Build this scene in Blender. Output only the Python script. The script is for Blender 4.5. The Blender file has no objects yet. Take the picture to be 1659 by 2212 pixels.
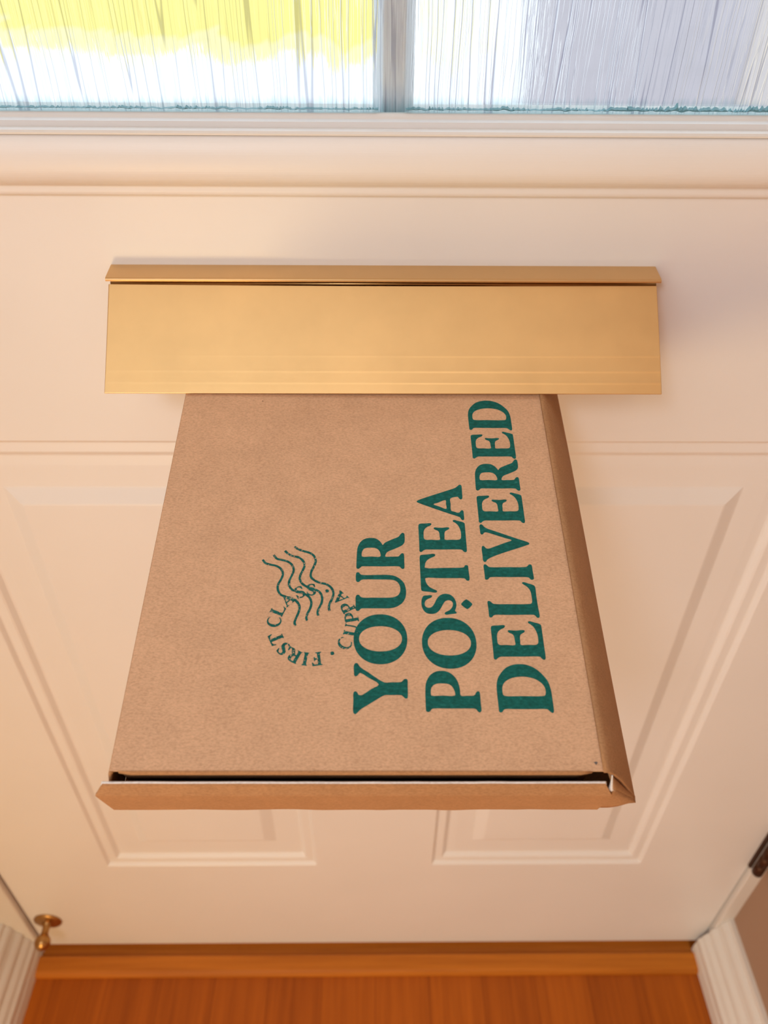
import bpy, bmesh, math, random
from mathutils import Vector, Matrix, noise
from mathutils.geometry import tessellate_polygon

random.seed(7)
scene = bpy.context.scene
COL = scene.collection

# ---------------------------------------------------------------- camera
CAM_LOC = Vector((0.0, -0.41, 1.03984))
_p, _y, _r = math.radians(39.25), math.radians(0.841), math.radians(0.535)
_fw = Vector((math.sin(_y)*math.cos(_p), math.cos(_y)*math.cos(_p), -math.sin(_p)))
_rt = Vector((math.cos(_y), -math.sin(_y), 0.0))
_up = _rt.cross(_fw)
_c, _s = math.cos(_r), math.sin(_r)
_rt, _up = _rt*_c + _up*_s, _rt*(-_s) + _up*_c
cam_data = bpy.data.cameras.new('camera')
cam = bpy.data.objects.new('camera', cam_data); COL.objects.link(cam)
M = Matrix((( _rt.x, _up.x, -_fw.x, CAM_LOC.x),
            ( _rt.y, _up.y, -_fw.y, CAM_LOC.y),
            ( _rt.z, _up.z, -_fw.z, CAM_LOC.z),
            (0, 0, 0, 1)))
cam.matrix_world = M
cam_data.sensor_fit = 'HORIZONTAL'
cam_data.sensor_width = 36.0
cam_data.lens = 36.0*1660.5/1659.0
cam_data.clip_start = 0.01
cam_data.dof.use_dof = True
cam_data.dof.focus_distance = 0.37
cam_data.dof.aperture_fstop = 13.0
scene.camera = cam

# ---------------------------------------------------------------- look
scene.view_settings.view_transform = 'Standard'
scene.view_settings.look = 'None'
scene.view_settings.exposure = 0.0
scene.view_settings.gamma = 1.0
scene.view_settings.use_curve_mapping = False

# ---------------------------------------------------------------- daylight outside
world = bpy.data.worlds.new('overcast_sky'); scene.world = world
world.use_nodes = True
world.node_tree.nodes['Background'].inputs[0].default_value = (0.88, 0.95, 1.0, 1)
world.node_tree.nodes['Background'].inputs[1].default_value = 1.6

# ---------------------------------------------------------------- hall ceiling light and added fill lights
def lamp(name, kind, loc, energy, colour, **kw):
    d = bpy.data.lights.new(name, kind); d.energy = energy; d.color = colour
    o = bpy.data.objects.new(name, d); COL.objects.link(o); o.location = loc
    for k, v in kw.items(): setattr(d, k, v)
    return o
LAMP_POS = (-0.10, -1.70, 2.10)
lamp('ceiling_globe_light', 'POINT', LAMP_POS, 6.5, (1.0, 0.76, 0.48), shadow_soft_size=0.11)
# unseen fill lights added on the left: warm low down, cool higher up
lamp('low_fill_light', 'POINT', (-0.36, -1.00, 0.42), 13.8, (1.0, 0.68, 0.29), shadow_soft_size=0.10)
lamp('side_fill_light', 'POINT', (-0.36, -0.98, 1.52), 11.5, (0.80, 0.88, 1.0), shadow_soft_size=0.12)

# ---------------------------------------------------------------- helpers
def tag(o, label=None, cat=None, kind=None, group=None):
    if label: o['label'] = label
    if cat: o['category'] = cat
    if kind: o['kind'] = kind
    if group: o['group'] = group
    return o
def empty(name, loc=(0, 0, 0)):
    o = bpy.data.objects.new(name, None); COL.objects.link(o); o.location = loc
    o.empty_display_size = 0.02
    return o
def link(name, me, mat, parent=None, smooth=False, bevel=0, solid=0, solid_off=0):
    o = bpy.data.objects.new(name, me); COL.objects.link(o)
    if mat: me.materials.append(mat)
    if parent is not None:
        o.parent = parent
        if parent.type == 'EMPTY': o.matrix_parent_inverse = Matrix.Translation(parent.location).inverted()
    if smooth:
        for p in me.polygons: p.use_smooth = True
    if solid:
        m = o.modifiers.new('thickness', 'SOLIDIFY'); m.thickness = solid; m.offset = solid_off
    if bevel:
        m = o.modifiers.new('bevel', 'BEVEL'); m.width = bevel; m.segments = 3
        m.limit_method = 'ANGLE'; m.angle_limit = math.radians(35)
    return o
def mesh(name, verts, faces, mat, parent=None, **kw):
    me = bpy.data.meshes.new(name); me.from_pydata([tuple(v) for v in verts], [], faces)
    bm = bmesh.new(); bm.from_mesh(me)
    if kw.pop('fixn', True): bmesh.ops.recalc_face_normals(bm, faces=bm.faces)
    bm.to_mesh(me); bm.free(); me.update()
    return link(name, me, mat, parent, **kw)
def box_vf(lo, hi, vs=None, fs=None):
    vs = [] if vs is None else vs; fs = [] if fs is None else fs
    n = len(vs)
    for x in (lo[0], hi[0]):
        for y in (lo[1], hi[1]):
            for z in (lo[2], hi[2]): vs.append((x, y, z))
    for f in ((0,1,3,2),(4,6,7,5),(0,4,5,1),(2,3,7,6),(0,2,6,4),(1,5,7,3)): fs.append(tuple(n+i for i in f))
    return vs, fs
def box(name, lo, hi, mat, parent=None, **kw):
    v, f = box_vf(lo, hi); return mesh(name, v, f, mat, parent, **kw)
def sweep(name, prof, axis, a, b, mat, parent=None, closed=True, n=1, **kw):
    """extrude a 2D profile along an axis ('x': profile is (y,z); 'y': profile is (x,z); 'z': profile is (x,y))"""
    vs, fs = [], []; m = len(prof)
    for i in range(n+1):
        t = a + (b-a)*i/n
        for p in prof:
            vs.append({'x': (t, p[0], p[1]), 'y': (p[0], t, p[1]), 'z': (p[0], p[1], t)}[axis])
    for i in range(n):
        for j in range(m if closed else m-1):
            k = (j+1) % m
            fs.append((i*m+j, i*m+k, (i+1)*m+k, (i+1)*m+j))
    if closed:
        fs.append(tuple(range(m))); fs.append(tuple(n*m+j for j in range(m)))
    return mesh(name, vs, fs, mat, parent, **kw)
def lathe(name, prof, origin, axis_dir, mat, parent=None, seg=40, **kw):
    """prof: (distance along axis, radius)"""
    d = Vector(axis_dir).normalized(); a = d.orthogonal().normalized(); b = d.cross(a); o = Vector(origin)
    vs, fs = [], []
    for t, r in prof:
        for k in range(seg):
            th = 2*math.pi*k/seg
            vs.append(o + d*t + (a*math.cos(th) + b*math.sin(th))*max(r, 1e-6))
    for i in range(len(prof)-1):
        for k in range(seg):
            l = (k+1) % seg
            fs.append((i*seg+k, i*seg+l, (i+1)*seg+l, (i+1)*seg+k))
    fs.append(tuple(range(seg))); fs.append(tuple((len(prof)-1)*seg+k for k in range(seg)))
    return mesh(name, vs, fs, mat, parent, smooth=True, **kw)

# ---------------------------------------------------------------- materials
class MN:
    def __init__(s, name, **kw):
        s.m = bpy.data.materials.new(name); s.m.use_nodes = True
        s.t = s.m.node_tree; s.b = s.t.nodes['Principled BSDF']
        for k, v in kw.items():
            i = s.b.inputs[k.replace('_', ' ')]
            i.default_value = (*v, 1) if isinstance(v, tuple) and len(v) == 3 else v
    def n(s, typ, ins=None, **kw):
        nd = s.t.nodes.new(typ)
        for k, v in kw.items(): setattr(nd, k, v)
        for k, v in (ins or {}).items():
            if isinstance(v, tuple) and hasattr(v[0], 'outputs'): s.t.links.new(v[0].outputs[v[1]], nd.inputs[k])
            else: nd.inputs[k].default_value = v
        return nd
    def l(s, a, ao, b, bi): s.t.links.new(a.outputs[ao], b.inputs[bi])
    def coord(s, scale=(1, 1, 1), rot=(0, 0, 0)):
        tc = s.n('ShaderNodeTexCoord')
        return s.n('ShaderNodeMapping', {'Vector': (tc, 'Object'), 'Scale': scale, 'Rotation': rot})
    def noise(s, scale, detail=3, rough=.5, co=None, **k):
        return s.n('ShaderNodeTexNoise', {'Vector': (co or s.coord(), 0), 'Scale': scale, 'Detail': detail, 'Roughness': rough, **k})
    def ramp(s, src, out, stops):
        r = s.n('ShaderNodeValToRGB', {'Fac': (src, out)}); e = r.color_ramp.elements
        while len(e) < len(stops): e.new(.5)
        for i, (p, c) in enumerate(stops):
            e[i].position = p; e[i].color = (*c, 1) if len(c) == 3 else c
        return r
    def bump(s, src, out, strength, dist, prev=None):
        b = s.n('ShaderNodeBump', {'Height': (src, out), 'Strength': strength, 'Distance': dist})
        if prev: s.l(prev, 0, b, 'Normal')
        s.l(b, 0, s.b, 'Normal'); return b

def paint(name, col, rough=.42, brush=(2.5, 60, 110), amt=.00025, var=.03):
    a = MN(name, Roughness=rough)
    co = a.coord(brush)
    n1 = a.noise(1.0, 4, .6, co); b1 = a.bump(n1, 0, .55, amt)
    n2 = a.noise(9.0, 2); b2 = a.bump(n2, 0, .4, .0012, b1)
    r = a.ramp(n2, 0, [(.3, tuple(c*(1-var) for c in col)), (.7, col)])
    a.l(r, 0, a.b, 'Base Color'); return a.m
M_door = paint('white_door_paint', (.84, .81, .785))
M_trimpaint = paint('white_trim_paint', (.78, .74, .69), .38, (40, 40, 4), .0002)
M_wallpaint = paint('pinkish_wall_paint', (.40, .25, .165), .8, (60, 60, 60), .0002)
M_wallback = paint('cream_wall_paint', (.80, .78, .75), .8, (60, 60, 60), .0002)

def brass(name, col, rough, brush=(3, 500, 500), amt=.00002, spots=False):
    a = MN(name, Metallic=1.0, Roughness=rough)
    n1 = a.noise(1.0, 3, .6, a.coord(brush)); a.bump(n1, 0, .35, amt)
    n2 = a.noise(22.0, 4, .6)
    r = a.ramp(n2, 0, [(.3, tuple(c*.93 for c in col)), (.65, col)]); a.l(r, 0, a.b, 'Base Color')
    rr = a.n('ShaderNodeMapRange', {'Value': (n2, 0), 'To Min': rough*.85, 'To Max': rough*1.2}); a.l(rr, 0, a.b, 'Roughness')
    return a.m
M_brass = brass('satin_brass', (.98, .68, .32), .44)
M_brassdull = brass('dull_brass', (.74, .50, .25), .45)
M_brassdark = brass('aged_brass', (.50, .28, .10), .30, (60, 60, 60))
M_bronze = brass('dark_bronze', (.10, .05, .03), .5, (60, 60, 60))

def cardboard(name, col, edge=False):
    a = MN(name, Roughness=.86); a.b.inputs['Specular IOR Level'].default_value = .25
    fib = a.noise(1.0, 5, .62, a.coord((760, 1500, 1500)))
    blot = a.noise(75.0, 4, .65)
    fleck = a.noise(1.0, 1, .5, a.coord((900, 2600, 2600)))
    big = a.noise(16.0, 3, .6)
    r1 = a.ramp(blot, 0, [(.32, tuple(c*.94 for c in col)), (.55, col), (.75, tuple(min(1, c*1.05) for c in col))])
    r2 = a.ramp(fib, 0, [(.33, (.84, .81, .78)), (.52, (1, 1, 1)), (.72, (1.14, 1.14, 1.14))])
    mx = a.n('ShaderNodeMix', data_type='RGBA', blend_type='MULTIPLY'); mx.inputs[0].default_value = 1
    a.l(r1, 0, mx, 6); a.l(r2, 0, mx, 7)
    r4 = a.ramp(big, 0, [(.3, (.95, .94, .93)), (.7, (1.03, 1.03, 1.03))])
    mz = a.n('ShaderNodeMix', data_type='RGBA', blend_type='MULTIPLY'); mz.inputs[0].default_value = 1
    a.l(mx, 2, mz, 6); a.l(r4, 0, mz, 7)
    vo = a.n('ShaderNodeTexVoronoi', {'Vector': (a.coord(), 0), 'Scale': 85.0})
    sp = a.ramp(vo, 'Distance', [(.025, (1, 1, 1)), (.04, (0, 0, 0))])
    vr = a.n('ShaderNodeSeparateColor'); a.l(vo, 'Color', vr, 0)
    th = a.n('ShaderNodeMath', {0: (vr, 0), 1: .80}, operation='GREATER_THAN')
    sm = a.n('ShaderNodeMath', {0: (sp, 0), 1: (th, 0)}, operation='MULTIPLY')
    my = a.n('ShaderNodeMix', data_type='RGBA'); a.l(sm, 0, my, 0); a.l(mz, 2, my, 6)
    my.inputs[7].default_value = (col[0]*.22, col[1]*.18, col[2]*.15, 1)
    a.l(my, 2, a.b, 'Base Color')
    b1 = a.bump(fib, 0, .75, .00032); a.bump(blot, 0, .3, .0004, b1)
    return a.m
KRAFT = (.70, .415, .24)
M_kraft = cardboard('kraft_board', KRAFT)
M_kraftshade = cardboard('kraft_board_shaded', (.44, .225, .10))  # same board as the lid; shade of the sides put into the colour
M_paleboard = cardboard('pale_board', (.90, .84, .78))  # paler board tone for the front panel's top edge and the curl

def ink(name, worn):
    a = MN(name, Roughness=.75); a.b.inputs['Specular IOR Level'].default_value = .25
    fib = a.noise(1.0, 5, .62, a.coord((520, 900, 900)))
    r = a.ramp(fib, 0, [(.35, (.001, .075, .058)), (.60, (.004, .125, .10)), (.80, (.03, .20, .16))])
    if worn:
        w = a.noise(1100.0, 3, .6); k = a.ramp(w, 0, [(.60, (0, 0, 0)), (.67, (1, 1, 1))])
        mx = a.n('ShaderNodeMix', data_type='RGBA'); a.l(k, 0, mx, 0); a.l(r, 0, mx, 6)
        mx.inputs[7].default_value = (*KRAFT, 1); a.l(mx, 2, a.b, 'Base Color')
    else: a.l(r, 0, a.b, 'Base Color')
    a.bump(fib, 0, .5, .00022); return a.m
M_ink = ink('green_print_ink', False); M_stamp = ink('worn_green_stamp_ink', True)
M_smudge = MN('grey_smudge', Base_Color=(.12, .10, .09), Roughness=.8).m

def wood(name, c1, c2, co_scale, brick=False):
    a = MN(name, Roughness=.42); a.b.inputs['Specular IOR Level'].default_value = .25
    n1 = a.noise(1.0, 5, .6, a.coord(co_scale))
    r = a.ramp(n1, 0, [(.3, c1), (.7, c2)])
    if brick:
        mp = a.coord((1, 1, 1), (0, 0, math.radians(90)))
        br = a.n('ShaderNodeTexBrick', {'Vector': (mp, 0), 'Scale': 1.0, 'Mortar Size': .0006, 'Brick Width': .42, 'Row Height': .066,
             'Color1': (1, 1, 1, 1), 'Color2': (.80, .74, .66, 1), 'Mortar': (.62, .54, .45, 1), 'Bias': -.1})
        br.offset = .37
        mx = a.n('ShaderNodeMix', data_type='RGBA', blend_type='MULTIPLY'); mx.inputs[0].default_value = 1
        a.l(r, 0, mx, 6); a.l(br, 0, mx, 7); a.l(mx, 2, a.b, 'Base Color')
    else: a.l(r, 0, a.b, 'Base Color')
    a.bump(n1, 0, .2, .0003); return a.m
M_floor = wood('beech_floor', (.36, .085, .004), (.52, .135, .008), (140, 5, 20), True)
M_thresh = wood('beech_threshold', (.42, .125, .010), (.58, .19, .018), (5, 140, 60))

# lettering outlines on the lid, in 1/100 mm: (across, along) the lid
WORDS = {
 'YOUR': [
  ['-238,21114 -166,21129 -101,21227 -1,21334 271,21517 934,21959 1201,21954 1522,21950 1630,21930 1703,21858 1775,21804 1856,21819 1884,21886 1882,22123 1884,22348 1874,22572 1855,22637 1775,22646 1706,22581 1628,22517 1513,22498 1196,22503 948,22509 666,22667 281,22916 -14,23107 -117,23216 -220,23303 -290,23253 -317,23126 -308,22742 -306,22390 -236,22344 -165,22381 -107,22483 -4,22511 84,22473 418,22239 711,22050 273,21747 20,21575 -70,21556 -149,21652 -229,21706 -292,21653 -307,21518 -309,21188'],
  ['1910,20008 1897,20209 1858,20391 1793,20558 1705,20710 1595,20844 1464,20957 1316,21047 1153,21113 976,21154 780,21167 583,21154 407,21113 243,21047 95,20957 -35,20844 -146,20710 -234,20558 -298,20391 -337,20209 -350,20008 -337,19806 -298,19625 -234,19458 -146,19306 -35,19172 95,19059 243,18968 407,18902 583,18862 780,18849 976,18862 1153,18902 1316,18968 1464,19059 1595,19172 1705,19306 1793,19458 1858,19625 1897,19806', '1685,20004 1674,20106 1643,20197 1592,20282 1521,20358 1433,20426 1329,20483 1211,20528 1081,20561 940,20582 783,20588 627,20582 486,20561 355,20528 237,20483 133,20426 45,20358 -25,20282 -77,20197 -108,20106 -118,20004 -108,19903 -77,19811 -25,19727 45,19651 133,19583 237,19526 355,19480 486,19447 627,19427 783,19420 940,19427 1081,19447 1211,19480 1329,19526 1433,19583 1521,19651 1592,19727 1643,19811 1674,19903'],
  ['-232,16742 -163,16764 -94,16851 24,16884 473,16882 1176,16878 1429,16934 1642,17069 1813,17271 1886,17494 1909,17761 1874,18025 1755,18265 1581,18417 1389,18515 1161,18555 667,18561 61,18564 -53,18579 -127,18661 -203,18698 -269,18662 -290,18555 -295,18274 -290,17969 -224,17890 -147,17903 -79,17990 36,18033 476,18031 1204,18028 1396,17994 1551,17906 1640,17740 1656,17562 1608,17362 1503,17216 1349,17138 1154,17117 668,17114 46,17118 -71,17145 -138,17224 -215,17254 -283,17203 -305,17056 -305,16852 -281,16765'],
  ['1826,14602 1886,14651 1903,14810 1903,15005 1876,15162 1793,15283 1651,15380 1388,15513 1127,15646 1047,15741 1012,15907 1264,15910 1522,15908 1612,15891 1694,15785 1764,15725 1834,15744 1861,15866 1859,16148 1865,16427 1848,16531 1778,16566 1706,16520 1652,16447 1554,16424 865,16432 78,16432 -50,16442 -137,16530 -215,16570 -285,16519 -293,16369 -287,16020 -278,15690 -252,15428 -155,15175 3,14992 184,14914 386,14898 568,14928 739,15049 849,15205 895,15282 970,15180 1091,15095 1375,14947 1619,14824 1713,14689 1775,14620', '-36,15913 -62,15783 -39,15641 39,15498 168,15449 348,15436 548,15452 688,15541 768,15684 783,15908 371,15910'],
 ],
 'POSTEA': [
  ['3297,21451 3441,21466 3617,21537 3772,21671 3887,21843 3962,22080 3992,22306 4009,22521 4252,22526 4501,22520 4574,22482 4635,22380 4710,22331 4770,22361 4790,22491 4786,22769 4795,23044 4782,23172 4720,23221 4645,23181 4590,23099 4513,23063 4303,23060 3428,23061 2903,23062 2814,23088 2749,23175 2669,23211 2592,23175 2579,23066 2577,22774 2579,22496 2588,22234 2618,22008 2698,21798 2821,21625 2988,21509 3153,21457', '2829,22518 2805,22458 2808,22309 2843,22177 2946,22064 3091,22007 3306,22000 3519,22024 3657,22109 3738,22250 3779,22400 3766,22516 3280,22517'],
  ['4811,20184 4798,20388 4758,20571 4693,20741 4604,20895 4492,21030 4360,21145 4210,21237 4044,21304 3865,21344 3666,21358 3467,21344 3288,21304 3122,21237 2972,21145 2840,21030 2728,20895 2639,20741 2574,20571 2534,20388 2521,20184 2534,19979 2574,19796 2639,19626 2728,19472 2840,19337 2972,19222 3122,19130 3288,19063 3467,19023 3666,19009 3865,19023 4044,19063 4210,19130 4360,19222 4492,19337 4604,19472 4693,19626 4758,19796 4798,19979', '4580,20178 4570,20280 4538,20371 4486,20456 4416,20533 4327,20601 4222,20658 4104,20704 3972,20737 3830,20757 3673,20764 3515,20757 3373,20737 3242,20704 3123,20658 3019,20601 2930,20533 2859,20456 2808,20371 2776,20280 2766,20178 2776,20076 2808,19984 2859,19899 2930,19822 3019,19755 3123,19697 3242,19652 3373,19618 3515,19598 3673,19591 3830,19598 3972,19618 4104,19652 4222,19697 4327,19755 4416,19822 4486,19899 4538,19984 4570,20076'],
  ['2954,17894 3030,17916 3037,17966 2977,18032 2850,18087 2741,18186 2704,18306 2722,18436 2786,18500 2890,18525 3006,18477 3107,18347 3191,18173 3295,17998 3415,17887 3592,17827 3764,17842 3913,17929 4020,18082 4075,18278 4070,18451 4028,18581 4000,18667 4040,18709 4071,18763 4044,18795 3920,18817 3767,18838 3614,18860 3550,18829 3553,18765 3642,18700 3779,18625 3881,18495 3927,18365 3914,18257 3842,18170 3728,18149 3611,18193 3519,18313 3424,18497 3301,18680 3164,18788 2973,18825 2785,18789 2657,18672 2578,18479 2560,18285 2581,18111 2644,17957 2703,17924 2818,17912'],
  ['3180,15747 3258,15777 3265,15848 3193,15907 3010,16003 2876,16121 2813,16238 2782,16377 2783,16493 3581,16495 4430,16477 4531,16449 4586,16363 4657,16344 4714,16378 4725,16552 4735,16781 4746,16986 4730,17123 4679,17163 4602,17141 4549,17067 4473,17033 4141,17028 3359,17032 2783,17035 2791,17200 2849,17357 2969,17502 3139,17601 3256,17667 3273,17723 3209,17772 2941,17735 2672,17703 2596,17675 2570,17582 2564,17179 2559,16724 2555,16262 2567,15887 2609,15828 2739,15799 2959,15779'],
  ['2635,14087 2871,14070 3138,14058 3167,14113 3112,14188 2966,14264 2860,14364 2794,14513 2783,14710 2790,14905 2858,14978 3141,14981 3515,14979 3517,14803 3503,14583 3447,14484 3327,14423 3263,14362 3282,14299 3476,14306 3659,14309 3886,14283 3977,14302 3979,14369 3877,14444 3792,14507 3751,14630 3747,14802 3748,14972 4051,14975 4396,14968 4480,14907 4511,14748 4506,14502 4457,14304 4386,14143 4270,14018 4181,13956 4174,13893 4238,13860 4400,13909 4622,13978 4710,14040 4723,14153 4725,14525 4726,15015 4729,15425 4712,15616 4643,15659 4566,15612 4501,15527 4382,15506 3820,15514 3019,15519 2838,15525 2736,15580 2643,15659 2565,15617 2561,15438 2560,15028 2557,14613 2556,14192 2582,14117'],
  ['4638,11765 4709,11818 4720,11979 4716,12299 4719,12484 4689,12629 4624,12661 4554,12604 4496,12507 4402,12508 4133,12607 4129,12934 4134,13321 4287,13384 4429,13442 4523,13421 4581,13331 4656,13292 4709,13343 4718,13522 4721,13725 4703,13839 4649,13877 4580,13827 4525,13714 4395,13644 4031,13501 3523,13287 3012,13066 2621,12888 2539,12841 2516,12789 2563,12737 2819,12609 3354,12389 4000,12132 4348,11987 4458,11914 4549,11819', '3309,12953 3543,12855 3896,12706 3905,12935 3907,13220 3574,13080'],
  ['4498,18108 4546,18108 4767,18318 4767,18362 4562,18574 4514,18574 4286,18357 4293,18316'],
 ],
 'DELIVERED': [
  ['6548,21143 6728,21159 6921,21217 7127,21324 7307,21478 7464,21671 7583,21862 7645,22072 7682,22335 7686,22634 7688,22947 7680,23166 7641,23236 7580,23230 7502,23158 7423,23090 7302,23072 6897,23080 6195,23082 5757,23079 5683,23115 5623,23197 5550,23225 5492,23188 5483,23043 5479,22768 5474,22490 5477,22209 5505,21963 5583,21734 5729,21521 5930,21317 6140,21209 6346,21156', '6577,21698 6809,21721 7053,21787 7253,21911 7395,22072 7453,22242 7444,22411 7402,22504 7300,22533 6431,22534 5776,22526 5719,22471 5701,22284 5727,22114 5813,21962 5987,21828 6249,21732'],
  ['5556,19381 5792,19364 6059,19353 6088,19407 6033,19483 5887,19558 5781,19658 5715,19807 5704,20004 5711,20200 5779,20272 6062,20275 6436,20273 6438,20097 6424,19877 6368,19778 6248,19717 6184,19656 6203,19594 6397,19600 6580,19604 6807,19577 6898,19597 6900,19664 6798,19739 6713,19801 6672,19924 6668,20096 6669,20267 6972,20270 7317,20263 7401,20201 7432,20042 7427,19796 7378,19598 7307,19437 7191,19312 7102,19250 7095,19187 7159,19154 7321,19203 7543,19272 7631,19334 7644,19447 7646,19820 7647,20309 7650,20719 7633,20910 7564,20954 7487,20906 7422,20821 7303,20800 6741,20808 5940,20813 5759,20819 5657,20874 5564,20953 5486,20911 5482,20732 5481,20323 5478,19907 5476,19486 5503,19411'],
  ['5494,18173 5578,18205 5656,18292 5749,18324 6399,18332 7243,18322 7342,18295 7387,18208 7397,17989 7387,17747 7331,17569 7229,17436 7104,17335 7055,17291 7067,17234 7137,17218 7306,17278 7493,17345 7592,17411 7618,17523 7612,17812 7612,18207 7622,18511 7636,18790 7630,18939 7581,18999 7507,18982 7443,18887 7372,18851 6916,18852 6156,18860 5739,18857 5641,18894 5578,18968 5510,18990 5457,18948 5450,18799 5446,18520 5435,18304 5444,18206'],
  ['5486,16297 5552,16326 5634,16419 5720,16448 6393,16445 7284,16433 7367,16405 7456,16316 7519,16288 7584,16327 7600,16408 7601,16639 7613,16914 7603,17051 7542,17101 7465,17085 7397,16995 7322,16966 6538,16965 5714,16969 5634,16997 5578,17072 5497,17107 5432,17073 5428,16880 5421,16605 5422,16350'],
  ['5485,14100 5544,14132 5608,14232 5733,14331 6048,14465 6539,14671 7027,14876 7513,15068 7599,15116 7623,15172 7586,15225 7491,15262 7175,15384 6548,15615 5923,15868 5699,15991 5603,16069 5546,16159 5485,16175 5426,16117 5415,15811 5413,15383 5476,15298 5534,15334 5607,15429 5705,15458 6010,15343 6494,15135 6825,14987 6520,14867 6030,14675 5713,14561 5612,14559 5544,14641 5469,14683 5418,14629 5407,14432 5408,14158'],
  ['5471,12450 5708,12433 5975,12421 6003,12476 5949,12551 5803,12627 5697,12727 5630,12876 5619,13073 5627,13268 5695,13341 5978,13344 6352,13342 6354,13166 6340,12945 6284,12847 6164,12786 6099,12724 6118,12662 6312,12668 6496,12672 6722,12646 6813,12665 6816,12732 6714,12807 6629,12869 6588,12993 6583,13165 6585,13335 6888,13338 7232,13331 7317,13270 7347,13111 7343,12865 7294,12667 7222,12505 7106,12381 7018,12319 7011,12256 7075,12223 7236,12272 7459,12341 7547,12403 7560,12516 7562,12888 7563,13378 7565,13788 7548,13979 7479,14022 7402,13975 7338,13890 7219,13869 6657,13877 5855,13882 5675,13888 5573,13943 5480,14022 5401,13980 5397,13801 5396,13391 5393,12976 5392,12555 5419,12480'],
  ['7517,10152 7577,10201 7594,10360 7594,10555 7567,10713 7484,10833 7342,10930 7079,11063 6818,11196 6738,11291 6703,11457 6955,11460 7213,11458 7303,11441 7385,11335 7455,11275 7525,11294 7552,11416 7550,11698 7556,11977 7539,12081 7469,12116 7397,12070 7343,11997 7245,11974 6556,11982 5769,11982 5641,11992 5554,12080 5476,12120 5406,12069 5398,11919 5404,11570 5413,11240 5439,10978 5536,10725 5694,10543 5875,10464 6077,10448 6259,10478 6430,10599 6540,10755 6586,10832 6661,10730 6782,10645 7066,10498 7310,10374 7404,10239 7466,10170', '5655,11463 5629,11333 5652,11191 5730,11048 5859,10999 6039,10986 6239,11002 6379,11091 6459,11234 6475,11458 6062,11460'],
  ['5464,8543 5700,8527 5967,8515 5996,8570 5941,8645 5795,8721 5689,8821 5623,8970 5612,9166 5619,9362 5687,9434 5970,9437 6344,9435 6346,9260 6332,9039 6276,8941 6156,8880 6092,8818 6111,8756 6305,8762 6488,8766 6715,8739 6806,8759 6808,8826 6706,8901 6621,8963 6580,9087 6576,9258 6577,9429 6880,9432 7225,9425 7309,9363 7340,9204 7335,8958 7286,8760 7214,8599 7099,8474 7010,8412 7003,8349 7067,8316 7229,8366 7451,8434 7539,8497 7552,8609 7554,8982 7555,9471 7558,9881 7541,10073 7472,10116 7395,10069 7330,9983 7211,9962 6649,9971 5847,9975 5667,9981 5565,10037 5472,10116 5394,10073 5390,9894 5389,9485 5385,9070 5384,8649 5411,8573'],
  ['6417,6128 6598,6143 6791,6202 6997,6308 7177,6463 7334,6656 7453,6847 7515,7056 7552,7320 7556,7619 7558,7932 7550,8151 7511,8220 7450,8215 7372,8142 7293,8075 7172,8057 6767,8065 6065,8066 5627,8064 5553,8100 5493,8182 5420,8209 5362,8173 5353,8028 5348,7753 5344,7475 5347,7194 5374,6948 5453,6718 5599,6506 5800,6302 6010,6194 6216,6141', '6447,6683 6678,6706 6923,6772 7123,6896 7264,7057 7323,7227 7314,7396 7272,7489 7170,7517 6301,7519 5645,7511 5589,7455 5571,7268 5596,7099 5683,6947 5857,6813 6119,6717'],
 ],
}
WAVES = [
 '-4500,16101 -4372,16277 -4140,16364 -3874,16429 -3637,16603 -3544,16863 -3599,17122 -3709,17380 -3708,17634 -3579,17885 -3316,18009 -3056,18091 -2828,18256 -2705,18502 -2726,18746 -2817,19029 -2873,19270 -2829,19408',
 '-4031,15852 -3865,16052 -3635,16118 -3366,16205 -3167,16381 -3076,16643 -3133,16905 -3227,17164 -3228,17420 -3085,17652 -2860,17735 -2562,17839 -2334,18005 -2213,18253 -2234,18541 -2345,18826 -2388,19028 -2345,19168',
 '-3538,15624 -3356,15803 -3122,15914 -2892,15980 -2694,16157 -2607,16378 -2666,16641 -2763,16903 -2766,17161 -2625,17374 -2359,17543 -2098,17626 -1872,17772 -1751,18044 -1775,18333 -1872,18580 -1917,18784 -1875,18925',
 '-3117,15395 -2957,15530 -2685,15642 -2416,15731 -2219,15887 -2123,16154 -2191,16463 -2290,16726 -2295,16987 -2119,17179 -1855,17306 -1595,17369 -1367,17559 -1267,17832 -1329,18125 -1413,18332 -1441,18537 -1399,18700',
]
STAMP = [
 ('F', -1854, 20928),
 ('I', -2320, 20929),
 ('R', -2827, 20818),
 ('S', -3281, 20517),
 ('T', -3648, 20038),
 ('C', -3750, 19193),
 ('L', -3593, 18669),
 ('A', -3194, 18195),
 ('S', -2749, 17755),
 ('S', -2242, 17669),
 ('dot', -1553, 17708),
 ('A', -897, 17977),
 ('P', -630, 18513),
 ('P', -440, 19000),
 ('U', -535, 19597),
 ('C', -715, 20202),
 ('dot', -1223, 20681),
]
STAMP_CENTRE = (-2091, 19296)

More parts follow.
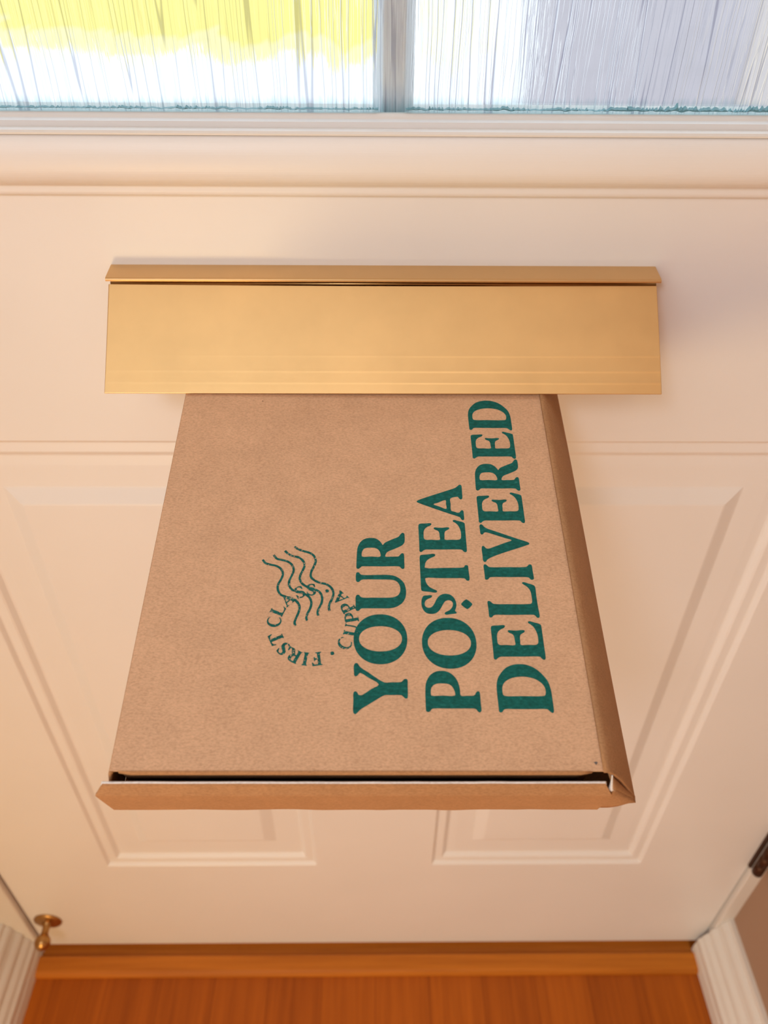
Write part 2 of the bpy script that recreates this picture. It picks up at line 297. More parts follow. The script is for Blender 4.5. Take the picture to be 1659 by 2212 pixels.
# ================================================================ THE DOOR
DL, DR, DT, DB = -0.4162, 0.4145, 1.98, 0.0      # edges of the door leaf
SL = (-0.125, 0.125, 0.806, 0.862)               # letter slot
GL = (-0.315, 0.315, 0.950, 1.72)                # glazed opening
PANELS = [(-0.294, -0.064, 0.202, 0.7635), (0.062, 0.294, 0.202, 0.7635)]
def door_leaf():
    xs = sorted({DL, DR, SL[0], SL[1], GL[0], GL[1], -0.294, -0.064, 0.062, 0.294})
    zs = sorted({DB, DT, SL[2], SL[3], GL[2], GL[3], 0.202, 0.7635})
    vs, fs, ids = [], [], {}
    def V(x, y, z):
        k = (round(x, 6), round(y, 6), round(z, 6))
        if k not in ids: ids[k] = len(vs); vs.append(k)
        return ids[k]
    def inside(r, x, z): return r[0] < x < r[1] and r[2] < z < r[3]
    for y, holes in ((0.0, [SL, GL] + PANELS), (0.044, [SL, GL])):
        for i in range(len(xs)-1):
            for j in range(len(zs)-1):
                cx, cz = (xs[i]+xs[i+1])/2, (zs[j]+zs[j+1])/2
                if any(inside(h, cx, cz) for h in holes): continue
                fs.append((V(xs[i], y, zs[j]), V(xs[i+1], y, zs[j]), V(xs[i+1], y, zs[j+1]), V(xs[i], y, zs[j+1])))
    for r in (SL, GL, (DL, DR, DB, DT)):
        c = [(r[0], r[2]), (r[1], r[2]), (r[1], r[3]), (r[0], r[3])]
        for k in range(4):
            a, b = c[k], c[(k+1) % 4]
            fs.append((V(a[0], 0, a[1]), V(b[0], 0, b[1]), V(b[0], .044, b[1]), V(a[0], .044, a[1])))
    # moulded, raised and fielded panels
    ring = [(0, 0), (.0008, .0006), (.0028, .0030), (.0038, .0034), (.0105, .0030), (.0120, .0036), (.0150, .0068), (.0165, .0072),
            (.024, .0066), (.0415, .0066), (.0428, .0062), (.0525, .0014), (.0540, .0010)]
    for (x0, x1, z0, z1) in PANELS:
        prev = None
        for o, d in ring:
            q = [V(x0+o, d, z0+o), V(x1-o, d, z0+o), V(x1-o, d, z1-o), V(x0+o, d, z1-o)]
            if prev:
                for k in range(4): fs.append((prev[k], prev[(k+1) % 4], q[(k+1) % 4], q[k]))
            prev = q
        fs.append(tuple(prev))
    return mesh('door_1', vs, fs, M_door)
door = tag(door_leaf(), kind='structure')

M_barpaint = MN('grey_white_bar_paint', Base_Color=(.76, .86, .92), Roughness=.5).m
# bolection moulding round the glass: profile (outward offset from the glass edge, y)
GEDGE = (-0.300, 0.318, 0.9512, 1.70)
def frame_moulding(name, prof, mat, parent, rect=GEDGE):
    vs, fs = [], []
    n = len(prof)
    for o, y in prof:
        vs += [(rect[0]-o, y, rect[2]-o), (rect[1]+o, y, rect[2]-o), (rect[1]+o, y, rect[3]+o), (rect[0]-o, y, rect[3]+o)]
    for i in range(n-1):
        for k in range(4): fs.append((4*i+k, 4*i+(k+1) % 4, 4*i+4+(k+1) % 4, 4*i+4+k))
    return mesh(name, vs, fs, mat, parent, smooth=False)
bead = [(-.0008, .012), (-.0008, .0085), (.0002, .0070), (.0016, .0060), (.0030, .0046), (.0038, .0022), (.0040, .0006), (.0036, -.0042), (.0034, -.0060), (.0038, -.0074), (.0048, -.0082), (.0056, -.0082), (.0058, -.0070)]
frame_moulding('glazing_bead', bead, M_trimpaint, door)
bol = [(.0045, -.0050), (.0058, -.0072), (.0068, -.0088), (.0095, -.0105), (.0135, -.0118), (.0180, -.0122), (.0225, -.0116), (.0262, -.0098), (.0285, -.0070),
       (.0296, -.0046), (.0302, -.0036), (.0312, -.0032), (.0335, -.0032), (.0350, -.0026), (.0358, -.0014), (.0362, .0002)]
def smooth_prof(p, k=4):
    out = []
    for i in range(len(p)-1):
        a, b, c, d = p[max(i-1, 0)], p[i], p[i+1], p[min(i+2, len(p)-1)]
        for s in range(k):
            t = s/k
            out.append(tuple(.5*((2*b[j]) + (c[j]-a[j])*t + (2*a[j]-5*b[j]+4*c[j]-d[j])*t*t + (3*b[j]-a[j]-3*c[j]+d[j])*t**3) for j in (0, 1)))
    return out + [p[-1]]
frame_moulding('glass_surround_moulding', smooth_prof(bol), M_door, door)
# glazing bar
bar = [(-.0012, .040), (-.0012, .034), (.0030, .0215), (.0036, .0200), (.0042, .0195), (.0142, .0195), (.0148, .0200), (.0154, .0215), (.0196, .034), (.0196, .040)]
sweep('glazing_bar', bar, 'z', GEDGE[2]-.006, GEDGE[3]+.006, M_barpaint, door)

# reeded, textured glass
def glass_mat():
    a = MN('reeded_glass'); t = a.t
    co = a.coord((1, 1, 1))
    wob = a.n('ShaderNodeTexNoise', {'Vector': (a.coord((30, 1, 16)), 0), 'Scale': 1.0, 'Detail': 2.0})
    sp = a.n('ShaderNodeSeparateXYZ', {0: (co, 0)})
    def math_(op, x, y):
        return a.n('ShaderNodeMath', {0: x, 1: y}, operation=op)
    wx = math_('MULTIPLY_ADD', (wob, 0), .0026); a.t.links.new(sp.outputs[0], wx.inputs[2])
    z6 = math_('MULTIPLY', (sp, 2), 1.6)
    x1 = math_('MULTIPLY', (wx, 0), 105.0)
    cv = a.n('ShaderNodeCombineXYZ', {0: (x1, 0), 1: 0.0, 2: (z6, 0)})
    n1 = a.n('ShaderNodeTexNoise', {'Vector': (cv, 0), 'Scale': 1.0, 'Detail': 1.0})
    # thin ridges where the slow noise crosses set levels
    def line(level, w):
        d = math_('SUBTRACT', (n1, 0), level); ab = a.n('ShaderNodeMath', {0: (d, 0)}, operation='ABSOLUTE')
        return a.n('ShaderNodeMapRange', {'Value': (ab, 0), 'From Min': w, 'From Max': w*.2, 'To Min': 0.0, 'To Max': 1.0})
    l1, l2, l3 = line(.50, .012), line(.62, .010), line(.39, .010)
    s1 = math_('ADD', (l1, 0), (l2, 0)); s2 = math_('ADD', (s1, 0), (l3, 0))
    # second, finer family of reeds
    x2 = math_('MULTIPLY', (wx, 0), 420.0); z2 = math_('MULTIPLY', (sp, 2), 9.0)
    cv2 = a.n('ShaderNodeCombineXYZ', {0: (x2, 0), 1: 4.0, 2: (z2, 0)})
    n2 = a.n('ShaderNodeTexNoise', {'Vector': (cv2, 0), 'Scale': 1.0, 'Detail': 2.0})
    d2 = math_('SUBTRACT', (n2, 0), .52); ab2 = a.n('ShaderNodeMath', {0: (d2, 0)}, operation='ABSOLUTE')
    l4 = a.n('ShaderNodeMapRange', {'Value': (ab2, 0), 'From Min': .03, 'From Max': .004, 'To Min': 0.0, 'To Max': .34})
    s2 = math_('ADD', (s2, 0), (l4, 0))
    fine = a.n('ShaderNodeTexNoise', {'Vector': (a.coord((700, 1, 60)), 0), 'Scale': 1.0, 'Detail': 3.0})
    hsum = a.n('ShaderNodeMath', {0: (fine, 0), 1: .30, 2: (s2, 0)}, operation='MULTIPLY_ADD')
    h2 = a.n('ShaderNodeMath', {0: (n1, 0), 1: 1.5, 2: (hsum, 0)}, operation='MULTIPLY_ADD')
    bp = a.n('ShaderNodeBump', {'Height': (h2, 0), 'Strength': .6, 'Distance': .0009})
    rf = a.n('ShaderNodeBsdfRefraction', {'IOR': 1.14, 'Roughness': .10, 'Normal': (bp, 0)})
    tint = a.ramp(s2, 0, [(0.0, (.97, .985, 1.0)), (.9, (.60, .61, .68))])
    # ragged teal tint along the foot of the pane
    zn = a.n('ShaderNodeMath', {0: (fine, 0), 1: .010, 2: (sp, 2)}, operation='MULTIPLY_ADD')
    foot_tint = a.n('ShaderNodeMapRange', {'Value': (zn, 0), 'From Min': .9575, 'From Max': .9640, 'To Min': 1.0, 'To Max': 0.0})
    tm = a.n('ShaderNodeMix', data_type='RGBA', blend_type='MULTIPLY'); a.l(foot_tint, 0, tm, 0); a.l(tint, 0, tm, 6); tm.inputs[7].default_value = (.52, .70, .74, 1)
    class _T: outputs = {0: tm.outputs[2]}
    tint = _T
    a.l(tint, 0, rf, 'Color')
    tr = a.n('ShaderNodeBsdfTransparent'); a.l(tint, 0, tr, 'Color')
    gl = a.n('ShaderNodeBsdfGlossy', {'Roughness': .08, 'Normal': (bp, 0)})
    m1 = a.n('ShaderNodeMixShader', {0: .24}); a.l(rf, 0, m1, 1); a.l(tr, 0, m1, 2)
    m2 = a.n('ShaderNodeMixShader', {0: .05}); a.l(m1, 0, m2, 1); a.l(gl, 0, m2, 2)
    a.l(m2, 0, t.nodes['Material Output'], 0)
    return a.m
M_glass = glass_mat()
for (x0, x1) in ((GEDGE[0]-.008, GEDGE[1]+.008),):
    mesh('glass_pane', [(x0, .0112, GEDGE[2]-.006), (x1, .0112, GEDGE[2]-.006), (x1, .0112, GEDGE[3]+.006), (x0, .0112, GEDGE[3]+.006)], [(0, 1, 2, 3)], M_glass, door)
# ragged line of glazing sealant; reflections in the glass edge painted into its teal
M_seal = MN('teal_glazing_sealant', Base_Color=(.13, .30, .35), Roughness=.35).m
def sealant(x0, x1, h):
    n = int((x1-x0)/.0007); vs, fs = [], []
    for i in range(n+1):
        x = x0 + (x1-x0)*i/n
        k = noise.noise(Vector((x*1400, 3, 0)))*.9 + noise.noise(Vector((x*500, 5, 0)))*.6 + noise.noise(Vector((x*70, 7, 0)))*.8
        lo = .9526 + .0009 + .0006*noise.noise(Vector((x*260, 11, 0)))
        hi = lo + max(.0003, h*(.55 + .9*k))
        vs += [(x, .0092, lo), (x, .0086, (lo+hi)/2), (x, .0108, hi), (x, .0112, lo)]
    for i in range(n):
        for k in range(3): fs.append((4*i+k, 4*i+4+k, 4*i+5+k, 4*i+1+k))
    return mesh('glazing_sealant', vs, fs, M_seal, door)
sealant(GEDGE[0], .0015, .0010); sealant(.0150, .125, .0014); sealant(.125, GEDGE[1], .0026)

# ================================================================ LETTER PLATE
plate = tag(empty('letter_plate', (0.005, 0, .878)), 'satin brass letter plate with a long hinged flap on the white door', 'letter plate')
HX0, HX1 = -0.1436, 0.1534
# frame on the door behind the flap
vs, fs = [], []
for lo, hi in (((HX0+.002, -.0016, .862), (HX1-.002, .0002, .8768)), ((HX0+.002, -.0016, .7995), (HX1-.002, .0002, .806)),
               ((HX0+.002, -.0016, .806), (-.125, .0002, .862)), ((.125, -.0016, .806), (HX1-.002, .0002, .862))):
    box_vf(lo, hi, vs, fs)
mesh('back_plate', vs, fs, M_brassdull, plate)
hood = sweep('hood', [(.0, .8786), (-.0005, .8786), (-.0132, .8768), (-.0141, .8764), (-.0143, .8758), (-.0141, .8750), (-.0134, .8750), (-.0130, .8756), (0, .8774)],
      'x', HX0, HX1, M_brassdull, plate, n=1)
for x0, x1 in ((HX0+.0002, HX0+.0014), (HX1-.0014, HX1-.0002)):
    br = mesh('end_bracket', *box_vf((x0, -.0138, .8000), (x1, 0.0, .8752)), M_brass, plate, bevel=.0002)
    br.parent = plate
# hinge rod under the hood
lathe('hinge_rod', [(0, .0011), (HX1-HX0-.003, .0011)], (HX0+.0015, -.0108, .8726), (1, 0, 0), M_brassdark, plate, seg=16)
# the flap: a thin sheet, slightly bowed, with three pressed lines near its lower edge
def flap():
    a = Vector((-.0132, .8726)); b = Vector((-.0565, .8314)); e = b-a; L = e.length; e.normalize(); nn = Vector((-e.y, e.x))
    if nn.x > 0: nn = -nn
    x0, x1 = -.1420, .1514
    S = [0, .003, .012, .03, .08, .2, .35, .5]
    for g in (.658, .798, .904): S += [g-.030, g-.013, g-.006, g, g+.004, g+.009, g+.02]
    S += [.965, .985, .997, 1.0]; S = sorted(set(S))
    def off(s, x):
        o = 0.0
        for g, dep in ((.658, .00010), (.798, .00017), (.904, .00018)):
            if g-.03 <= s <= g: o += dep*(s-(g-.03))/.03
            elif g < s <= g+.009: o += dep*(1-(s-g)/.009)
        k = (x-x0)/(x1-x0)
        o *= .12 + .88*k*k if k > .55 else .06 + .59*k*k
        o += .0006*math.sin(math.pi*s)*(k-.4)
        return o
    ks = [0, .0008] + [i/30 for i in range(1, 30)] + [.9992, 1]; N = len(ks)-1; vs, fs = [], []
    for s in S:
        for i in range(N+1):
            k = ks[i]; x = x0 + (x1-x0)*k
            t = s*L + .0006*math.sin(math.pi*k)*(1-s)
            p = a + e*t + nn*off(s, x)
            vs.append((x + (-.0004 if i == 0 else 0)*(1-s), p.x, p.y))
    m = N+1
    for j in range(len(S)-1):
        for i in range(N): fs.append((j*m+i, j*m+i+1, (j+1)*m+i+1, (j+1)*m+i))
    o = mesh('flap', vs, fs, M_brass, plate, smooth=True, solid=.0010, solid_off=-1, fixn=False)
    return o
fl = flap()

# ================================================================ POSTED CARDBOARD BOX
BO = Vector((-0.0052, 0.0, 0.8452))
BU = Vector((1, .0001, -.007)).normalized(); BV = Vector((-.0021, -.9668, -.2555)).normalized()
BN = BV.cross(BU).normalized()
if BN.z < 0: BN = -BN
def B(u, v, n=0.0): return BO + BU*u + BV*v + BN*n
pbox = tag(empty('cardboard_box', BO), 'flat kraft cardboard postal box with green lettering poking through the letter plate', 'box')
U0, U1, V0, V1 = -.0943, .0936, -.045, .2560
TH = .032
def bmesh_sheet(name, rows, mat, thick=.0014, off=-1, smooth=True, **kw):
    """rows of (u,v,n) points of equal length"""
    vs = [B(*p) for r in rows for p in r]; m = len(rows[0]); fs = []
    for i in range(len(rows)-1):
        for j in range(m-1): fs.append((i*m+j, i*m+j+1, (i+1)*m+j+1, (i+1)*m+j))
    return mesh(name, vs, fs, mat, pbox, smooth=smooth, solid=thick, solid_off=off, **kw)
# lid: flat board, its right edge creased over, front edge rolled down
def us(a, b, n): return [a + (b-a)*i/n for i in range(n+1)]
lidv = [V0, .05, .12, .20, .24, .2540, .2552]
bmesh_sheet('lid', [[(u, v, 0 if v < .2552 else -.0001) for v in lidv] for u in us(U0, U1, 12)], M_kraft, .0013, 1 if False else -1, smooth=False)
def wig(u, f, a, s=0): return a*noise.noise(Vector((u*f, s, .3)))
roll = [(.2550, -.00005), (.2556, -.0003), (.2561, -.0010), (.2562, -.0019), (.2559, -.0030), (.2549, -.0060), (.2540, -.0240)]
rows = []
for u in us(-.0912, .0885, 40):
    e = min(1, max(0, (u+.0912)/.0015))*min(1, max(0, (.0885-u)/.0015))
    rows.append([(u, v - (1-e)*.0006*(i > 0), n) for i, (v, n) in enumerate(roll)])
bmesh_sheet('tuck_flap', rows, M_kraftshade, .0012)
# side panels, flaring outwards below the lid
def side(sgn, u_top, prof, name='side_panel'):
    rows = []
    for v in us(V0, .2560, 24):
        k = v/.256
        rows.append([(sgn*(u_top + du*(1 + .02*math.sin(v*22)) + .0012*k*(n/-TH)), v + (.0018*(n/-TH) if v > .25 else 0), n) for du, n in prof])
    return bmesh_sheet(name, rows, M_kraftshade, .0012, 1 if sgn > 0 else -1)
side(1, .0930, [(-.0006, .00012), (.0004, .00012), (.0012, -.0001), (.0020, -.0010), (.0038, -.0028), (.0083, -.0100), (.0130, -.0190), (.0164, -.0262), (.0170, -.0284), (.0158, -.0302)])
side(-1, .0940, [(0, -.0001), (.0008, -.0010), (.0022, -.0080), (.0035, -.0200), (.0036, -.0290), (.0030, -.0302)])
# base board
bmesh_sheet('base', [[(-.097 if i == 0 else .1082, v, -.0300) for v in (V0, .1, .2, .259)] for i in range(2)], M_kraftshade, .0012, smooth=False)
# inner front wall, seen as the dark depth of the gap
bmesh_sheet('inner_wall', [[(u, .2572, -.010), (u, .2575, -.0295)] for u in (-.0955, .0935)], M_kraftshade, .001, smooth=False)
# front panel with its crease and battered ends
def front():
    prof = [(.2580, -.0042, 'top'), (.2581, -.0032, ''), (.2585, -.0027, ''), (.2591, -.0028, ''), (.2597, -.0034, ''), (.2607, -.0056, ''), (.2616, -.0076, ''), (.2619, -.0085, 'crease'), (.2620, -.0096, ''), (.2616, -.0180, ''), (.2608, -.0325, ''), (.2600, -.0335, '')]
    N = 70; rows = []
    for i in range(N+1):
        k = i/N; row = []
        for v, n, _ in prof:
            t = -n
            # left outline: top -> crease -> bottom
            if t < .0085: ul = -.0969 - .0037*((t-.0025)/.006)
            else: ul = -.1006 + .0004*((t-.0085)/.0215)
            if t < .0085: ur = .0932 + .0034*((t-.0025)/.006)
            else: ur = .0966 + (.0018*((t-.0085)/.0215) if t < .0305 else .0004)
            u = ul + (ur-ul)*k
            w = wig(u, 60, .0004, 1) + wig(u, 200, .00015, 2)
            sag = -.0010*(1-math.cos(2*math.pi*min(1, k)))*.5*(t < .006)   # top edge dips slightly mid-way
            row.append((u, v + w*(t > .02)*.8 + .0005*(k-.5)*0, n + sag*.25 + wig(u, 90, .0003, 5)*(t < .005)))
        rows.append(row)
    o = bmesh_sheet('front_panel', rows, M_kraftshade, .0011, smooth=False)
    o.data.materials.append(M_paleboard)
    m = len(prof)
    for p in o.data.polygons:
        j = p.index % (m-1)
        p.material_index = 1 if 0 <= j <= 2 else 0
    return o
fp = front()
# folded corner at the right of the front panel
A1, A2, A3, A4, A5 = (.0948, .2563, -.0012), (.0974, .2601, -.0062), (.1116, .2584, -.0268), (.0938, .2612, -.0272), (.0945, .2606, -.0090)
def lerp(a, b, t): return tuple(a[i]+(b[i]-a[i])*t for i in range(3))
rows = []
for i in range(9):
    t = i/8
    top = lerp(A2, A3, t)
    bot = lerp((.0940, .2608, -.0290), (.1112, .2588, -.0274), t); bot = (bot[0], bot[1]+.0012*math.sin(math.pi*t), bot[2])
    mid = lerp(top, bot, .5); mid = (mid[0]+.0002, mid[1]+.0010, mid[2])
    rows.append([top, lerp(top, mid, .5), mid, lerp(mid, bot, .5), bot])
bmesh_sheet('corner_fold', rows, M_kraftshade, .001)
# fill between the side panel's front edge and the ridge of the corner
rows = []
for i in range(9):
    t = i/8
    rows.append([lerp((.0950, .2535, -.0012), (.1108, .2545, -.0280), t), lerp((.0966, .2572, -.0036), (.1118, .2570, -.0268), t), lerp(A2, A3, t)])
bmesh_sheet('corner_strip', rows, M_kraftshade, .001)
# pale curl of torn board standing in the corner notch
rows = []
for i in range(9):
    t = i/8
    w = .0003 + .0011*t*t
    c = .0962 + .0002*t
    rows.append([(c-w, .2562+.0040*t, -.0018-.0060*t), (c, .2565+.0043*t, -.0016-.0056*t), (c+w, .2562+.0040*t, -.0018-.0060*t)])
cc = bmesh_sheet('torn_curl', rows, M_paleboard, .0004); tag(cc, label='pale curl of torn board')

# ---------------------------------------------------------------- print on the lid
def pts(s): return [tuple(float(q)*1e-5 for q in t.split(',')) for t in s.split()]
def cr(loop, k=3, closed=True):
    """centripetal Catmull-Rom through the points"""
    n = len(loop); out = []
    rng = range(n) if closed else range(n-1)
    for i in rng:
        if closed: p = [Vector(loop[(i+j) % n]) for j in (-1, 0, 1, 2)]
        else: p = [Vector(loop[min(max(i+j, 0), n-1)]) for j in (-1, 0, 1, 2)]
        if (p[0]-p[1]).length < 1e-9: p[0] = p[1]*2-p[2]
        if (p[3]-p[2]).length < 1e-9: p[3] = p[2]*2-p[1]
        t = [0.0]
        for j in range(3): t.append(t[-1] + max((p[j+1]-p[j]).length, 1e-9)**.5)
        for s in range(k):
            x = t[1] + (t[2]-t[1])*s/k
            A = [p[j]*((t[j+1]-x)/(t[j+1]-t[j])) + p[j+1]*((x-t[j])/(t[j+1]-t[j])) for j in range(3)]
            b0 = A[0]*((t[2]-x)/(t[2]-t[0])) + A[1]*((x-t[0])/(t[2]-t[0]))
            b1 = A[1]*((t[3]-x)/(t[3]-t[1])) + A[2]*((x-t[1])/(t[3]-t[1]))
            out.append(tuple(b0*((t[2]-x)/(t[2]-t[1])) + b1*((x-t[1])/(t[2]-t[1]))))
    if not closed: out.append(tuple(loop[-1]))
    return out
def ink_mesh(name, glyphs, mat, h, label=None):
    vs, fs = [], []
    for g in glyphs:
        loops = [[Vector((x, y, 0)) for x, y in lp] for lp in g]
        flat = [p for lp in loops for p in lp]
        tris = tessellate_polygon(loops)
        n = len(vs); N = len(flat)
        vs += [B(p.x, p.y, h) for p in flat]; fs += [tuple(n+i for i in t) for t in tris]
    o = mesh(name, vs, fs, mat, pbox, fixn=False)
    if label: tag(o, label=label)
    return o
words = {w: [[cr(pts(lp)) for lp in g] for g in gs] for w, gs in WORDS.items()}
for w, gs in words.items():
    ink_mesh('printed_word', gs, M_ink, .00005, 'green printed word ' + w)
# postmark: small capitals round a ring and four wavy lines
ref = {'Y': ('YOUR', 0), 'U': ('YOUR', 2), 'R': ('YOUR', 3), 'P': ('POSTEA', 0), 'S': ('POSTEA', 2), 'T': ('POSTEA', 3), 'A': ('POSTEA', 5), 'L': ('DELIVERED', 2), 'I': ('DELIVERED', 3)}
def local(g):
    """to letter space: x to the right, y up, cap height 1, centred"""
    us_ = [p[0] for p in g[0]]; vs_ = [p[1] for p in g[0]]
    cu, cv, h = (min(us_)+max(us_))/2, (min(vs_)+max(vs_))/2, max(us_)-min(us_)
    return [[(-(v-cv)/h, -(u-cu)/h) for u, v in lp] for lp in g]
small = {k: local(words[w][i]) for k, (w, i) in ref.items()}
F = [(0, 0), (.42, 0), (.42, .05), (.31, .10), (.31, .45), (.44, .45), (.50, .34), (.56, .34), (.56, .66), (.50, .66), (.44, .55), (.31, .55), (.31, .90), (.55, .90), (.66, .72), (.72, .74), (.70, 1), (0, 1), (0, .95), (.10, .90), (.10, .10), (0, .05)]
small['F'] = [[(x-.36, y-.5) for x, y in F]]
Cc = []
for k in range(25):
    th = math.radians(48 + 264*k/24); Cc.append((.47*math.cos(th), .52*math.sin(th)))
for k in range(24, -1, -1):
    th = math.radians(40 + 280*k/24); Cc.append((.04 + .30*math.cos(th)*(1 if math.cos(th) < 0 else 1.15), .42*math.sin(th)))
small['C'] = [Cc]
gl = []
c0 = Vector((STAMP_CENTRE[0]*1e-5, STAMP_CENTRE[1]*1e-5)); R0 = .01655; HS = .0060
for i, (ch, pu, pv) in enumerate(STAMP):
    p = Vector((pu*1e-5, pv*1e-5)); d = p-c0; d.normalize()
    if ch == 'dot':
        gl.append([[(p.x + .00085*math.cos(t*math.pi/6)*(1+.15*math.sin(t*2)), p.y + .00085*math.sin(t*math.pi/6)) for t in range(12)]]); continue
    inward = i >= 11
    up = Vector((d.x, -d.y)) * (-1 if inward else 1)      # in the frame (u, -v)
    rt = Vector((up.y, -up.x)); p = c0 + d*R0
    gl.append([[(p.x + HS*(rt.x*x + up.x*y), p.y - HS*(rt.y*x + up.y*y)) for x, y in lp] for lp in small[ch]])
ink_mesh('postmark_ring', gl, M_stamp, .00007, 'green postmark ring reading FIRST CLASS CUPPA')
wv = []
for w in WAVES:
    c = cr(pts(w), 4, closed=False); l, r = [], []
    for i, q in enumerate(c):
        a = Vector(c[max(i-1, 0)]); b = Vector(c[min(i+1, len(c)-1)]); t = (b-a).normalized(); nrm = Vector((-t.y, t.x))
        hw = .00053*(1 + .22*noise.noise(Vector((q[0]*900, q[1]*900, 2))))
        l.append((q[0]+nrm.x*hw, q[1]+nrm.y*hw)); r.append((q[0]-nrm.x*hw, q[1]-nrm.y*hw))
    for i in range(len(c)-1): wv.append([[l[i], l[i+1], r[i+1], r[i]]])
ink_mesh('postmark_waves', wv, M_stamp, .00009, 'four wavy green cancelling lines')
# small grey smudge by the right front corner
sm = [[(.0893, .2519), (.0905, .2517), (.0909, .2521), (.0903, .2527), (.0901, .2531), (.0898, .2526)]]
ink_mesh('smudge_mark', [sm], M_smudge, .00006)

# ================================================================ SURROUND OF THE DOOR
WL, WR = -0.4500, 0.4320
CEIL, BACK = 2.40, -3.0
FZ = -0.012
tag(sweep('trim_1', [(DR+.0022, -.0062), (DR+.0030, -.0070), (WR+.02, -.0070), (WR+.02, .060), (DR+.0022, .060)], 'z', FZ, 2.05, M_trimpaint), kind='structure')
tag(sweep('trim_2', [(DL-.0022, -.0062), (DL-.0030, -.0070), (WL-.02, -.0070), (WL-.02, .060), (DL-.0022, .060)], 'z', FZ, 2.05, M_trimpaint), kind='structure')
tag(box('trim_3', (DL-.0022, -.007, DT+.003), (DR+.0022, .06, 2.05), M_trimpaint), kind='structure')
tag(box('wall_front', (WL-.1, .0, 2.05), (WR+.1, .10, CEIL), M_wallback), kind='structure')
vs, fs = [], []      # left wall, with an unseen opening added for the side fill lights
for lo, hi in (((WL-.10, -.58, FZ), (WL, .10, CEIL)), ((WL-.10, BACK, FZ), (WL, -1.40, CEIL)), ((WL-.10, -1.40, 2.05), (WL, -.58, CEIL))): box_vf(lo, hi, vs, fs)
tag(mesh('wall_left', vs, fs, M_wallback), kind='structure')
tag(box('wall_right', (WR, BACK, FZ), (WR+.10, .10, CEIL), M_wallpaint), kind='structure')
tag(box('wall_back', (WL-.1, BACK-.1, FZ), (WR+.1, BACK, CEIL), M_wallback), kind='structure')
tag(box('ceiling', (WL-.1, BACK-.1, CEIL), (WR+.1, .1, CEIL+.1), M_wallback), kind='structure')
tag(box('floor', (WL-.1, BACK-.1, FZ-.05), (WR+.1, .1, FZ), M_floor), kind='structure')
# skirting boards: stepped and moulded face
skirt = [(0, 0), (0, .058), (-.0006, .0600), (-.0028, .0620), (-.0032, .0640), (-.0026, .0668), (-.0040, .0690), (-.0075, .0712), (-.0085, .0735), (-.0080, .0760), (-.0100, .0785), (-.0140, .0805), (-.0160, .0830), (-.0160, .0870), (-.0185, .0890)]
def skirting(name, face, sgn, y1, y0=BACK+.05):
    k = [(0, 0), (0, .020), (.0008, .0215), (.0008, .034), (.0030, .0365), (.0050, .0400), (.0042, .0430), (.0060, .0460), (.0095, .0500), (.0105, .0540), (.0092, .0575), (.0110, .0610), (.0150, .0650), (.0175, .0720), (.0170, .0760), (.0190, .0800), (.0230, .0830), (.0240, .0890)]
    prof = [(face + sgn*o, FZ+h) for o, h in k] + [(face+sgn*.05, FZ+.089), (face+sgn*.05, FZ)]
    return tag(sweep(name, prof, 'y', y0, y1, M_trimpaint, bevel=.0004), kind='structure')
skirting('baseboard_right', .4026, 1, -.0071)
skirting('baseboard_left', -.4195, -1, -.0072, -.57)
# threshold strip under the door
th = [(.06, FZ), (.06, -.0085), (-.0112, -.0085), (-.0120, -.0075), (-.0130, -.0030), (-.0145, -.0022), (-.030, -.0040), (-.0330, -.0050), (-.0350, -.0078), (-.0355, FZ)]
tag(sweep('trim_4', th, 'x', -.4195, .4026, M_thresh, n=1), kind='structure')

# ================================================================ HINGE
hinge = tag(empty('door_hinge', (.4175, -.006, .235)), 'dark bronze butt hinge on the right edge of the white door', 'hinge')
def knuckle(z0, z1): return lathe('knuckle', [(0, .0050), (.0006, .0058), (z1-z0-.0006, .0058), (z1-z0, .0050)], (.4205, -.0092, z0), (0, 0, 1), M_bronze, hinge, seg=24)
for k in range(5): knuckle(.199+.0176*k, .199+.0176*(k+1)-.0004)
box('leaf', (.4138, -.0040, .199), (.4190, .0, .287), M_bronze, hinge)  # hinge leaf, widened to also stand for the dark shadow gap
box('leaf', (.4180, -.0088, .199), (.4270, -.0060, .287), M_bronze, hinge)

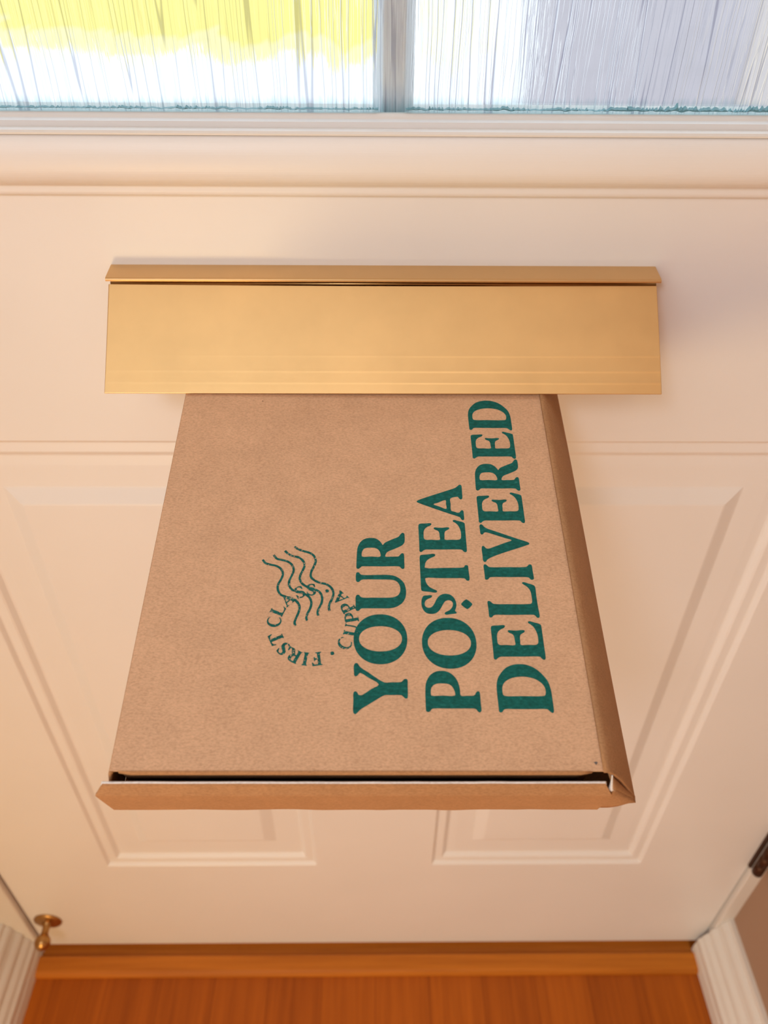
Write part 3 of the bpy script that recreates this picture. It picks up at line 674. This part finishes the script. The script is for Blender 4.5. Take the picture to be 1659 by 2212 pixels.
# ================================================================ BRASS KNOB LOW ON THE DOOR
stop = tag(empty('brass_knob', (-.394, 0, .070)), 'small aged brass knob on a round rose low on the left of the door', 'knob')
ctr = Vector((-.3945, 0, .0690)); dr = Vector((.07, -1, .02)).normalized()
lathe('rose', [(0, .0162), (.0012, .0166), (.0024, .0158), (.0036, .0120), (.0046, .0080)], ctr, (0, -1, 0), M_brassdark, stop)
lathe('stem', [(.003, .0078), (.006, .0052), (.009, .0042), (.013, .0040), (.017, .0048), (.020, .0062)], ctr, dr, M_brassdark, stop)
ball = [(.0255 - .0092*math.cos(math.pi*i/14), .0092*math.sin(math.pi*i/14)) for i in range(15)]
lathe('ball', ball, ctr, dr, M_brassdark, stop)

# ================================================================ OUTSIDE, SEEN THROUGH THE REEDED GLASS
def plain(name, col, rough=.8, sc=8, var=.12):
    a = MN(name, Roughness=rough); n1 = a.noise(sc, 4, .6)
    r = a.ramp(n1, 0, [(.3, tuple(c*(1-var) for c in col)), (.7, col)]); a.l(r, 0, a.b, 'Base Color'); return a.m
M_pave = plain('pale_paving', (.86, .87, .88)); M_lawn = plain('yellow_green_lawn', (.90, .76, .20), .9, 6, .15)
M_render = plain('grey_garden_wall', (.52, .49, .53)); M_cream = plain('cream_stone', (.92, .80, .64))
tag(box('ground', (-12, .10, -.20), (12, 30, -.10), M_pave), kind='structure')
# lawn: uneven edge
vs, fs = [], []
N = 160
for i in range(N+1):
    x = -7 + 7.1*i/N
    vs += [(x, 8.6 - .5*math.sin(x*.7+2.2) + 1.3*noise.noise(Vector((x*2.1, 0, 0))) + .9*noise.noise(Vector((x*9, 2, 0))), -.095), (x, 22, -.05)]
for i in range(N): fs.append((2*i, 2*i+2, 2*i+3, 2*i+1))
lw = mesh('lawn', vs, fs, M_lawn, solid=.02, solid_off=1)
tag(lw, 'sunlit yellow green lawn blurred behind the left glass pane', 'lawn', kind='stuff')
gw = tag(empty('garden_wall', (1.46, 4.8, -.10)), 'grey garden wall blurred behind the right glass pane', 'wall')
box('wall_body', (.86, 4.6, -.10), (2.12, 5.0, .95), M_render, gw, bevel=.02)
box('coping', (.82, 4.55, .95), (2.12, 5.05, 1.02), M_render, gw, bevel=.01)
gp = tag(empty('gate_pillar', (2.37, 4.85, -.10)), 'cream gate pillar at the far right behind the right glass pane', 'pillar')
box('shaft', (2.13, 4.6, -.10), (2.66, 5.1, 1.5), M_cream, gp, bevel=.02)
box('cap', (2.09, 4.54, 1.5), (2.72, 5.16, 1.58), M_cream, gp, bevel=.01)
